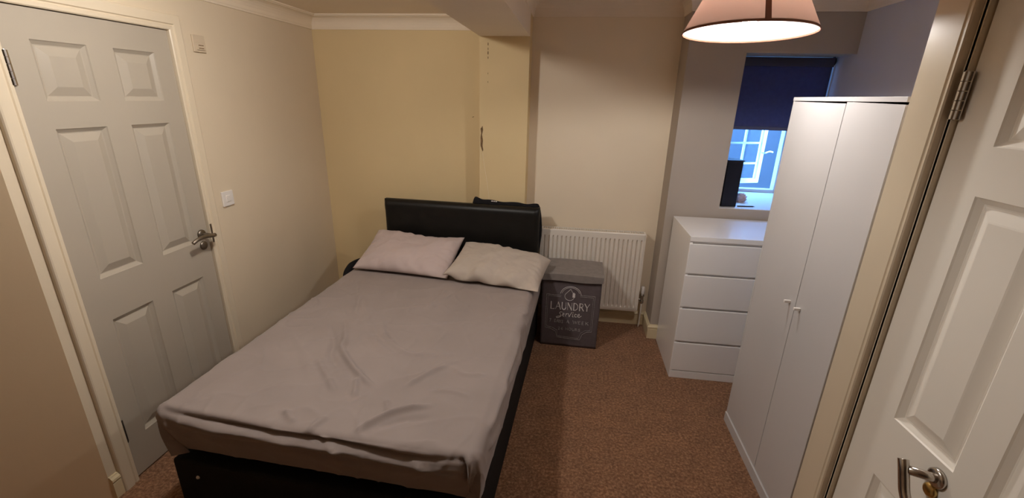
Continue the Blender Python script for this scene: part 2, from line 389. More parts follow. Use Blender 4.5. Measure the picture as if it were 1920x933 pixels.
tube(bm, curve_pts([(0.064, hy-0.036, hz+0.021), (0.066, hy-0.026, hz+0.006), (0.066, hy-0.015, hz-0.020), (0.066, hy+0.002, hz-0.055), (0.066, hy+0.030, hz-0.080), (0.066, hy+0.068, hz-0.090)], 6), 0.0145, 16, sx=0.8)
link('lever', bm, 'chrome', hd, True)
bm = bmesh.new(); lathe(bm, [(0, 0.012), (0.012, 0.012), (0.018, 0.008), (0.019, 0)], (0, hy-0.004, hz-0.043), 28, axis='x'); link('lock_rose', bm, 'brass', hd, True)

# ------------------------------------------------------------------ window, outside
w1 = empty('window_1', (WX0, WY, SILLZ)); structure(w1); w1['label'] = 'white window behind the navy blind'
ww, wh = XR-WX0, HEADZ-SILLZ
def frame_bm(w, h, t, d0, d1_, bev=0.004):
    bm = bmesh.new()
    box(bm, 0, t, d0, d1_, 0, h, bev=bev); box(bm, w-t, w, d0, d1_, 0, h, bev=bev)
    box(bm, t-0.002, w-t+0.002, d0, d1_, 0, t, bev=bev); box(bm, t-0.002, w-t+0.002, d0, d1_, h-t, h, bev=bev); return bm
link('window_frame', frame_bm(ww, wh, 0.026, 0.0, 0.07), 'upvc', w1)
boxes('window_sill', [(0.0, ww, YPIER+0.002-WY, 0.02, -0.004, 0.0)], 'upvc', w1)
boxes('reveal_bounce_board', [(ww-0.006, ww, 3.395-WY, 0.0, 0.0, wh)], 'upvc', w1)  # white board added to reflect daylight beside the blind
cs = empty('casement', (0.03, 0.075, 0.030)); cs.parent = w1; cs.rotation_euler = (0, 0, math.radians(22))
cw, ch = 0.62, wh-0.06
bm = frame_bm(cw, ch, 0.038, 0, 0.035)
link('casement_frame', bm, 'upvc', cs)
bm = bmesh.new()
box(bm, 0.038, cw-0.038, 0.008, 0.026, ch*0.175, ch*0.175+0.014)
box(bm, 0.038, cw-0.038, 0.008, 0.026, ch*0.36, ch*0.36+0.014)
box(bm, 0.038, cw-0.038, 0.008, 0.026, ch*0.75, ch*0.75+0.014)
box(bm, cw*0.66, cw*0.66+0.014, 0.009, 0.025, 0.036, ch-0.036)
box(bm, cw*0.30, cw*0.30+0.014, 0.009, 0.025, 0.036, ch-0.036)
link('glazing_bars', bm, 'upvc', cs)
bm = bmesh.new(); box(bm, 0.036, cw-0.036, 0.015, 0.019, 0.036, ch-0.036); link('pane', bm, 'glass', cs)
bm = bmesh.new(); tube(bm, [(cw-0.02, -0.002, ch*0.28), (cw-0.02, -0.03, ch*0.28)], 0.006, 10); tube(bm, curve_pts([(cw-0.02, -0.03, ch*0.28), (cw+0.02, -0.034, ch*0.295), (cw+0.06, -0.03, ch*0.288)], 4), 0.006, 10)
link('window_handle', bm, 'upvc', cs, True)
# light well outside
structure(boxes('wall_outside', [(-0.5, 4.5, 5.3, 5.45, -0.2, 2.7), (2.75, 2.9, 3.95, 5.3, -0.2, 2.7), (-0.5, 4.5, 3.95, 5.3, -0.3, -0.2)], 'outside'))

# ------------------------------------------------------------------ pendant lamp
def pendant():
    root = empty('pendant_lamp', (0.650, 2.010, 2.005)); root.rotation_euler = (math.radians(-2.0), math.radians(0.0), 0)
    tag(root, 'lit pendant lamp with a dusty pink tapered fabric shade, hanging before the window', 'pendant lamp')
    R0, R1, H = 0.241, 0.110, 0.262
    bm = bmesh.new(); lathe(bm, [(R0, 0.002), (R1, H), (R1-0.0015, H), (R0-0.0015, 0.002)], n=96, closed=True)
    for f in bm.faces: f.smooth = True
    link('lamp_shade', bm, 'shade_fabric', root)
    bm = bmesh.new(); lathe(bm, [(R0-0.0022, 0.003), (R1-0.0022, H-0.001), (R1-0.0030, H-0.001), (R0-0.0030, 0.003)], n=96, closed=True)
    for f in bm.faces: f.smooth = True
    link('shade_liner', bm, 'shade_liner', root)
    bm = bmesh.new()
    lathe(bm, [(R0+0.0014, 0.0), (R0+0.0004-0.0045, 0.010), (R0-0.0055, 0.010), (R0-0.0025, 0.0)], n=96, closed=True)
    link('shade_rim', bm, 'fabric_trim', root)
    # seam strip facing the door side
    a = math.atan2(-2.01, -0.652)+math.radians(13.5)
    bm = bmesh.new(); da = 0.0085/0.16
    def pt(rr, z, aa): return bm.verts.new((rr*math.cos(aa), rr*math.sin(aa), z))
    q = [(a-da/2*1.0, a+da/2)]
    lo, hi = R0+0.001, R1+0.001
    v = [pt(lo, 0.004, a-da*0.8), pt(lo, 0.004, a+da*0.8), pt(hi, H, a+da*1.2), pt(hi, H, a-da*1.2),
         pt(lo+0.0012, 0.004, a-da*0.8), pt(lo+0.0012, 0.004, a+da*0.8), pt(hi+0.0012, H, a+da*1.2), pt(hi+0.0012, H, a-da*1.2)]
    for f in ((0,1,2,3),(7,6,5,4),(0,4,5,1),(1,5,6,2),(2,6,7,3),(3,7,4,0)): bm.faces.new([v[i] for i in f])
    link('shade_seam', bm, 'fabric_trim', root)
    bm = bmesh.new()
    for k in range(3):
        aa = 2*PI*k/3; tube(bm, [(0.02*math.cos(aa), 0.02*math.sin(aa), H-0.012), ((R1-0.003)*math.cos(aa), (R1-0.003)*math.sin(aa), H-0.004)], 0.0015, 8)
    tube(bm, [(0, 0, H-0.06), (0, 0, H-0.002)], 0.02, 20)
    link('lamp_holder', bm, 'plastic', root)
    bm = bmesh.new(); bmesh.ops.create_icosphere(bm, subdivisions=2, radius=0.030); bmesh.ops.translate(bm, verts=bm.verts, vec=(0, 0, 0.055))
    link('bulb', bm, 'bulb', root, True)
    bm = bmesh.new(); tube(bm, [(0, 0, H-0.003), (0, 0, CR-2.005-0.02)], 0.0035, 8); link('cord', bm, 'plastic', root)
    bm = bmesh.new(); lathe(bm, [(0, CR-2.005-0.03), (0.03, CR-2.005-0.028), (0.045, CR-2.005-0.006), (0.045, CR-2.005-0.001)], n=32); link('ceiling_rose', bm, 'plastic', root, True)
pendant()

def dome_light(loc, label, m, group=None):
    root = empty('ceiling_light', loc)
    tag(root, label, 'ceiling light')
    bm = bmesh.new(); lathe(bm, [(0, -0.001), (0.075, -0.001), (0.075, -0.018), (0, -0.018)], n=40); link('base', bm, 'plastic', root, True)
    bm = bmesh.new(); lathe(bm, [(0.062, -0.0185), (0.064, -0.035), (0.058, -0.058), (0.045, -0.075), (0.025, -0.086), (0, -0.090)], n=24); link('opal_dome', bm, m, root, True)
dome_light((-1.0, 1.46, CL), 'round lit opal ceiling light above the bed', 'dome')

# ------------------------------------------------------------------ bed
TH = -math.radians(2.5)
BO = Vector((-1.505, 1.250, 0))       # top foot-left corner of the mattress
BW, BL = 1.243, 1.90
bed = empty('divan_bed', BO, TH)
tag(bed, 'black divan bed base with a tall black faux leather headboard, against the pillar', 'bed')
bm = bmesh.new()
box(bm, -0.055, BW+0.004, 0.012, BL-0.005, 0.012, 0.300, bev=0.012, seg=3)
link('base', bm, 'divan_cloth', bed)
for x in (0.02, BW-0.07):
    for y in (0.09, BL-0.12):
        bm = bmesh.new(); lathe(bm, [(0, 0), (0.02, 0), (0.024, 0.008), (0.022, 0.014), (0, 0.014)], (x, y, 0.0), 16); link('glide', bm, 'black_plastic', bed)
bm = bmesh.new(); lathe(bm, [(0, -0.007), (0.005, -0.006), (0.008, -0.002), (0.008, 0.004)], (0.055, 0.012, 0.225), 20, axis='y'); link('button', bm, 'plastic', bed, True)
# headboard: padded slab with a rounded top roll
def headboard():
    bm = bmesh.new(); nx, nz = 60, 40
    x0, x1, z0, z1, y0, T = 0.03, 1.225, 0.05, 0.995, BL+0.004, 0.062
    def surf(i, j):
        a, b = i/nx, j/nz; x = x0+(x1-x0)*a; z = z0+(z1-z0)*b
        ex = min(x-x0, x1-x); ez = z1-z
        r = 0.022; d = 0
        for e in (ex, ez):
            if e < r: d = max(d, r-math.sqrt(max(0, r*r-(r-e)**2)))
        puff = 0.007*math.sin(PI*min(1, ez/0.11))**2 * (1 if ez < 0.11 else 0)
        wob = 0.0025*noise.noise(Vector((x*3, z*5, 1.3)))
        return Vector((x, y0+d-puff+wob+0.010, z))
    G = [[bm.verts.new(surf(i, j)) for j in range(nz+1)] for i in range(nx+1)]
    for i in range(nx):
        for j in range(nz): bm.faces.new((G[i][j], G[i+1][j], G[i+1][j+1], G[i][j+1]))
    bedge = [e for e in bm.edges if len(e.link_faces) == 1]
    g = bmesh.ops.extrude_edge_only(bm, edges=bedge)
    for v in g['geom']:
        if isinstance(v, bmesh.types.BMVert): v.co.y = y0+T
    bmesh.ops.contextual_create(bm, geom=[e for e in bm.edges if len(e.link_faces) == 1])
    o = link('headboard', bm, 'leather', bed, True)
headboard()
for x in (0.16, 1.06):
    bm = bmesh.new(); box(bm, x, x+0.05, BL+0.006, BL+0.03, 0.0, 0.06); link('headboard_strut', bm, 'black_plastic', bed)

# mattress in its sheet
WR = [  # wrinkle centre lines in bed metres: points, height (m), half width (m)
 ([(0.132,1.271),(0.251,1.05),(0.338,0.819)], 0.004, 0.016),
 ([(0.298,0.801),(0.414,0.609),(0.437,0.537),(0.548,0.421),(0.651,0.338),(0.722,0.295)], 0.011, 0.015),
 ([(0.26,0.74),(0.37,0.58),(0.42,0.47),(0.53,0.37)], -0.006, 0.016),
 ([(0.623,0.332),(0.681,0.213)], 0.007, 0.013),
 ([(0.376,0.429),(0.488,0.323),(0.583,0.228)], 0.006, 0.015),
 ([(0.858,0.314),(0.916,0.414),(0.98,0.502)], 0.007, 0.013),
 ([(0.816,0.224),(0.856,0.149)], 0.005, 0.011),
 ([(0.785,0.023),(0.832,0.098),(0.899,0.166),(1.012,0.217)], 0.011, 0.015),
 ([(0.86,0.06),(0.93,0.12),(1.03,0.15)], -0.005, 0.018),
 ([(0.46,0.083),(0.537,0.022)], 0.006, 0.014),
 ([(0.696,1.006),(0.709,1.361)], 0.004, 0.020),
 ([(0.61,-0.02),(0.638,0.088)], 0.005, 0.013),
 ([(1.0,0.50),(1.08,0.45),(1.18,0.46)], 0.004, 0.014),
 ([(0.97,0.30),(1.05,0.32),(1.15,0.30)], 0.004, 0.012),
 ([(0.256,1.09),(0.538,0.663),(0.716,0.525)], 0.004, 0.020),
 ([(0.48,0.86),(0.62,0.66),(0.80,0.56),(1.0,0.60)], 0.0045, 0.016),
 ([(0.12,0.62),(0.30,0.44),(0.42,0.30)], 0.003, 0.02),
 ([(1.262,0.15),(1.270,0.45)], 0.008, 0.012), ([(1.258,0.35),(1.275,0.9)], 0.007, 0.014), ([(1.31,0.5),(1.345,0.85)], 0.006, 0.014),
 ([(1.30,0.1),(1.36,0.3)], 0.006, 0.014), ([(1.29,1.0),(1.33,1.5)], 0.005, 0.02),
 # folds along the foot edge
 ([(0.0,-0.010),(0.13,-0.018),(0.30,-0.022),(0.48,-0.030),(0.66,-0.028),(0.85,-0.034),(1.02,-0.040),(1.20,-0.018)], -0.021, 0.012),
 ([(0.02,-0.040),(0.20,-0.050),(0.36,-0.047),(0.55,-0.058),(0.78,-0.056),(0.98,-0.072),(1.20,-0.062)], 0.012, 0.009),
 ([(0.08,-0.098),(0.25,-0.108),(0.50,-0.104),(0.80,-0.112),(1.10,-0.110)], -0.008, 0.016),
 ([(0.66,-0.010),(0.72,-0.05),(0.76,-0.085)], 0.010, 0.012),
 ([(1.02,-0.05),(1.10,-0.085),(1.18,-0.10)], 0.010, 0.012),
 ([(1.195,-0.01),(1.215,-0.05),(1.22,-0.12)], -0.014, 0.009),
 ([(1.222,-0.005),(1.24,-0.05),(1.245,-0.12)], 0.010, 0.009),
 ([(0.0,-0.06),(0.08,-0.14)], 0.007, 0.014), ([(0.60,-0.12),(0.72,-0.19),(0.9,-0.22)], 0.005, 0.02),
]
def seg_dist(p, a, b):
    ab = (b[0]-a[0], b[1]-a[1]); L = ab[0]**2+ab[1]**2
    t = max(0, min(1, ((p[0]-a[0])*ab[0]+(p[1]-a[1])*ab[1])/L)) if L > 0 else 0
    return math.hypot(p[0]-a[0]-t*ab[0], p[1]-a[1]-t*ab[1]), t
WRB = []
for pts, h_, w_ in WR:
    cp = [(q.x, q.y) for q in curve_pts([(a, b, 0) for a, b in pts], 5)]
    xs = [p[0] for p in cp]; ys = [p[1] for p in cp]
    WRB.append((cp, h_, w_, min(xs)-3*w_, max(xs)+3*w_, min(ys)-3*w_, max(ys)+3*w_))
def wrinkle(s, t):
    h_ = 0
    for cp, a, w_, x0, x1, y0, y1 in WRB:
        if not (x0 < s < x1 and y0 < t < y1): continue
        best, bi = 9, 0; n = len(cp)-1
        for i in range(n):
            d, tt = seg_dist((s, t), cp[i], cp[i+1])
            if d < best: best, bi = d, (i+tt)/n
        taper = min(1, 4*bi+0.15, 4*(1-bi)+0.15)
        k_ = 2.1 if t > -0.005 else 1.35
        h_ += k_*a*taper*math.exp(-(best/(w_*0.9))**2)
    q = Vector((s*2.1, t*2.1, 0))
    h_ += 0.004*noise.noise(q) + 0.0022*noise.noise(q*3.1+Vector((4, 1, 0))) + 0.0012*noise.noise(Vector((s*17+t*9, t*13-s*6, 3)))
    rd = 1-abs(noise.noise(Vector((s*3.3+1.7*noise.noise(q*1.2), t*4.1-s*2.0, 7.7))))*2.2
    h_ += 0.0045*max(0, rd)**7
    rd2 = 1-abs(noise.noise(Vector((s*6.1+t*2.2, t*5.0-s*3.0, 2.2))))*2.4
    h_ += 0.0022*max(0, rd2)**6
    if t > 1.30: h_ *= max(0.25, 1-(t-1.30)/0.2)
    return h_
def mattress():
    root = empty('mattress', (BO.x, BO.y, 0.0), TH)
    tag(root, 'mattress in a rumpled grey brown fitted sheet, on the black divan', 'mattress')
    D, r, top = 0.262, 0.036, 0.578
    x0, x1, y0, y1 = -0.045+r, BW+0.012-r, -0.018+r, BL-0.012-r   # flat top rectangle
    w, l = x1-x0, y1-y0; ov = D
    nx, ny = 250, 330
    bm = bmesh.new()
    def pos(s, t, extra=0.0):
        cx, cy = max(x0, min(x1, s)), max(y0, min(y1, t)); ox, oy = s-cx, t-cy
        d = math.hypot(ox, oy)
        if d < 1e-7: return Vector((s, t, top)), Vector((0, 0, 1))
        dm = min(d, D+0.01)
        ux, uy = ox/d, oy/d
        arc = r*PI/2
        if dm < arc:
            a = dm/r; hx = r*math.sin(a); dr = r*(1-math.cos(a)); n = Vector((ux*math.sin(a), uy*math.sin(a), math.cos(a)))
        else:
            hx = r; dr = r+(dm-arc); n = Vector((ux, uy, 0))
        bul = 0.016*math.sin(PI*min(1, max(0, dr/(D-0.02))))
        if uy < -0.5: bul = 0.006*math.sin(PI*min(1, max(0, dr/(D-0.02)))) - 0.06*max(0, dr-0.06)/0.18
        return Vector((cx+ux*(hx+bul), cy+uy*(hx+bul), top-dr)), n
    G = []
    # denser sampling: uniform grid on the unrolled cloth
    for i in range(nx+1):
        s = x0-ov+(w+2*ov)*i/nx; row = []
        for j in range(ny+1):
            t = y0-ov+(l+2*ov)*j/ny
            p, n = pos(s, t)
            if not (s < x0-0.05 and t > 0.3):
                p = p+n*wrinkle(s, t)
            # gentle body dip
            if n.z > 0.7: p.z -= 0.006*math.sin(PI*min(1, max(0, s/BW)))
            p.z = max(p.z, 0.304)
            row.append(bm.verts.new(p))
        G.append(row)
    for i in range(nx):
        for j in range(ny): bm.faces.new((G[i][j], G[i+1][j], G[i+1][j+1], G[i][j+1]))
    o = link('fitted_sheet', bm, 'sheet', root, True)
mattress()

def pillow(name, label, m, loc, rx, ry, rz, Lx, Ly, T, seed, bends):
    bm = bmesh.new(); nx, ny = 90, 64
    def half(sgn):
        G = []
        for i in range(nx+1):
            row = []
            for j in range(ny+1):
                a, b = -1+2*i/nx, -1+2*j/ny
                pinch = 1-0.055*(1-a*a)*abs(b)**3; pinch2 = 1-0.05*(1-b*b)*abs(a)**3
                x, y = a*Lx/2*pinch2, b*Ly/2*pinch
                e = max(0, (1-abs(a)**3.2))*max(0, (1-abs(b)**3.2))
                z = sgn*T/2*e**0.5
                q = Vector((x*5, y*5, seed))
                edge = min(1, e*3)
                z += (0.014*noise.noise(q)+0.008*noise.noise(q*3)+0.003*noise.noise(q*8))*edge
                # puckers by the seams
                rad = math.atan2(b, a)
                z += sgn*0.008*math.sin(rad*22+3*noise.noise(q))*max(0, max(abs(a), abs(b))-0.62)*edge*2
                # curl of seam
                zz = bends(a, b)
                row.append((x, y, z+zz))
            G.append(row)
        return G
    A, B = half(1), half(-1)
    VA = [[bm.verts.new(p) for p in r_] for r_ in A]
    VB = [[(VA[i][j] if i in (0, nx) or j in (0, ny) else bm.verts.new(B[i][j])) for j in range(ny+1)] for i in range(nx+1)]
    for i in range(nx):
        for j in range(ny):
            bm.faces.new((VA[i][j], VA[i+1][j], VA[i+1][j+1], VA[i][j+1])); bm.faces.new((VB[i][j+1], VB[i+1][j+1], VB[i+1][j], VB[i][j]))
    from mathutils import Euler
    MT = Matrix.Translation(loc) @ Euler((rx, ry, rz)).to_matrix().to_4x4(); MI = MT.inverted()
    for v in bm.verts:          # it rests on the sheet
        w_ = MT @ v.co
        if w_.z < 0.600: w_.z = 0.586+0.014*math.exp((w_.z-0.600)/0.03); v.co = MI @ w_
    o = link(name, bm, m, None, True); o.location = loc; o.rotation_euler = (rx, ry, rz)
    tag(o, label, 'pillow'); return o
R = math.radians
pillow('pillow', 'dusty pink grey pillow at the wall side, leaning on the headboard', 'pillow_pink', (-1.095, 2.888, 0.664), R(19), R(1.0), R(-4), 0.69, 0.43, 0.165, 2.0,
       lambda a, b: -0.028*max(0, a)**2*max(0, -b) + 0.016*a*a*max(0, b) + 0.018*max(0, a-0.7)*max(0, b)*3 - 0.012*math.sin((a+0.2)*3)*max(0, b))
pillow('pillow', 'beige grey pillow with a crumpled hem, nearest the laundry hamper', 'pillow_beige', (-0.440, 2.815, 0.648), R(14), R(4), R(-7), 0.648, 0.44, 0.150, 9.0,
       lambda a, b: -0.026*max(0, -b)**2*math.sin(a*10+1) - 0.028*max(0, a)**3)

# black bag slung behind the headboard
def bag():
    bm = bmesh.new(); nx, ns = 70, 28
    L0, L1 = 0.695, 1.240
    prof_h = lambda a: 0.026*math.exp(-((a-0.07)/0.07)**2) + 0.012*math.exp(-((a-0.30)/0.13)**2) + 0.010*math.exp(-((a-0.62)/0.14)**2) + 0.012*math.exp(-((a-0.90)/0.09)**2) - 0.012
    G = []
    for i in range(nx+1):
        a = i/nx; x = L0+(L1-L0)*a; row = []
        hgt = 1.027+prof_h(a)-0.012*a; end = min(1, a/0.04, (1-a)/0.05); end = max(0.02, min(1, a/0.07, (1-a)/0.07)); end = (1-(1-end)**2)**0.5
        for k in range(ns):
            t = 2*PI*k/ns
            yy = BL+0.088 + (0.017*math.cos(t))*end; zz = hgt-0.20+0.20*math.copysign(abs(math.sin(t))**0.55, math.sin(t))*end
            wob = 0.004*noise.noise(Vector((x*9, k*0.5, 2)))
            row.append(bm.verts.new((x, max(BL+0.068, min(yy+wob, BL+0.106)), zz+wob)))
        G.append(row)
    for i in range(nx):
        for k in range(ns): bm.faces.new((G[i][k], G[i+1][k], G[i+1][(k+1) % ns], G[i][(k+1) % ns]))
    bm.faces.new(G[0][::-1]); bm.faces.new(G[-1])
    root = empty('bag', BO, TH); tag(root, 'soft black bag wedged behind the right half of the headboard', 'bag')
    link('bag_body', bm, 'black_cloth', root, True)
    bm = bmesh.new()
    for k, (x, w) in enumerate(((0.857, 0.016), (0.876, 0.010), (0.889, 0.012))): box(bm, x, x+w, BL+0.0655, BL+0.0725, 1.015-0.0005*k, 1.021-0.0005*k, bev=0.0006, seg=1)
    o = link('badge', bm, 'print', root); o['label'] = 'small pale maker badge'
bag()

# dark cloth between bed and left wall
bm = bmesh.new()
tube(bm, curve_pts([(-1.60, 2.84, 0.40), (-1.595, 2.86, 0.455), (-1.585, 2.90, 0.505), (-1.560, 2.97, 0.535), (-1.545, 3.10, 0.52)], 8), [0.008+0.022*math.sin(PI*k/32)**0.6 for k in range(33)], 14)
for v in bm.verts: v.co += Vector((noise.noise(v.co*14), noise.noise(v.co*14+Vector((3, 0, 0))), noise.noise(v.co*14+Vector((0, 5, 0)))))*0.008
o = link('cloth', bm, 'black_cloth', None, True); tag(o, 'black cloth stuffed between the bed head and the left corner', 'cloth')
o.location.z = -0.002

# ------------------------------------------------------------------ radiator
def radiator():
    x0, x1, z0, z1, yf = -0.195, 0.603, 0.155, 0.798, 3.292
    root = empty('radiator', ((x0+x1)/2, yf+0.05, z0)); ox, oy, oz = root.location
    tag(root, 'white ribbed panel radiator on the recess wall', 'radiator')
    bm = bmesh.new(); pitch = 0.0333; n = int((x1-x0-0.03)/pitch); prof = []
    xs = x0+0.012; prof.append((xs, 0.0))
    st = ((x1-x0)-0.024-n*pitch)/2; cx = xs+st
    for k in range(n):
        for f, d in ((0.0, 0.0), (0.30, 0.0), (0.42, 0.012), (0.50, 0.014), (0.58, 0.012), (0.70, 0.0)): prof.append((cx+(k+f)*pitch, d))
    prof.append((x1-0.012, 0.0))
    zr = [(z0+0.0, 0.004, 0), (z0+0.018, 0, 0), (z0+0.032, 0, 0), (z0+0.048, 0, 1), (z1-0.062, 0, 1), (z1-0.046, 0, 0), (z1-0.006, 0, 0), (z1, 0.004, 0)]
    G = [[bm.verts.new((x-ox, yf+d*on+add-oy, z-oz)) for (x, d) in prof] for (z, add, on) in zr]
    for a, b in zip(G, G[1:]):
        for k in range(len(prof)-1): bm.faces.new((a[k], a[k+1], b[k+1], b[k]))
    g = bmesh.ops.extrude_edge_only(bm, edges=[e for e in bm.edges if len(e.link_faces) == 1])
    for v in g['geom']:
        if isinstance(v, bmesh.types.BMVert): v.co.y = yf+0.012+0.008-oy
    link('front_panel', bm, 'radiator', root)
    for xa in (x0, x1-0.012):
        bm = bmesh.new(); box(bm, xa-ox, xa+0.012-ox, yf+0.002-oy, yf+0.075-oy, z0+0.01-oz, z1-oz, bev=0.003); link('side_panel', bm, 'radiator', root)
    bm = bmesh.new()
    for k in range(46):
        xx = x0+0.016+(x1-x0-0.032)*k/45; box(bm, xx-ox, xx+0.004-ox, yf+0.008-oy, yf+0.070-oy, z1-0.006-oz, z1-0.001-oz)
    box(bm, x0+0.01-ox, x1-0.01-ox, yf+0.004-oy, yf+0.012-oy, z1-0.007-oz, z1+0.001-oz); box(bm, x0+0.01-ox, x1-0.01-ox, yf+0.066-oy, yf+0.074-oy, z1-0.007-oz, z1+0.001-oz)
    link('top_grille', bm, 'radiator', root)
    boxes('back_panel', [(x0+0.02-ox, x1-0.02-ox, yf+0.060-oy, yf+0.070-oy, z0+0.01-oz, z1-0.02-oz)], 'radiator', root)
    for xa in (x0+0.15, x1-0.19): boxes('bracket', [(xa-ox, xa+0.04-ox, yf+0.070-oy, YREC-0.001-oy, z0+0.05-oz, z1-0.05-oz)], 'radiator', root)
    v = empty('valve', (0.634-ox, 3.335-oy, 0.245-oz)); v.parent = root
    bm = bmesh.new(); lathe(bm, [(0, 0.115), (0.011, 0.113), (0.015, 0.105), (0.016, 0.065), (0.014, 0.050), (0.010, 0.046)], n=20); link('valve_head', bm, 'plastic', v, True)
    bm = bmesh.new(); lathe(bm, [(0.012, 0.047), (0.016, 0.044), (0.016, 0.030), (0.011, 0.026), (0.012, 0.0), (0.015, -0.004), (0.015, -0.026), (0.008, -0.032)], n=16)
    tube(bm, [(-0.040, 0, 0.004), (0, 0, 0.004)], 0.010, 12); link('valve_body', bm, 'chrome', v, True)
    bm = bmesh.new(); tube(bm, curve_pts([(0, 0, -0.03), (0.001, 0.002, -0.12), (0.0, 0.006, -0.245)], 4), 0.0075, 12); link('supply_pipe', bm, 'radiator', v, True)
radiator()

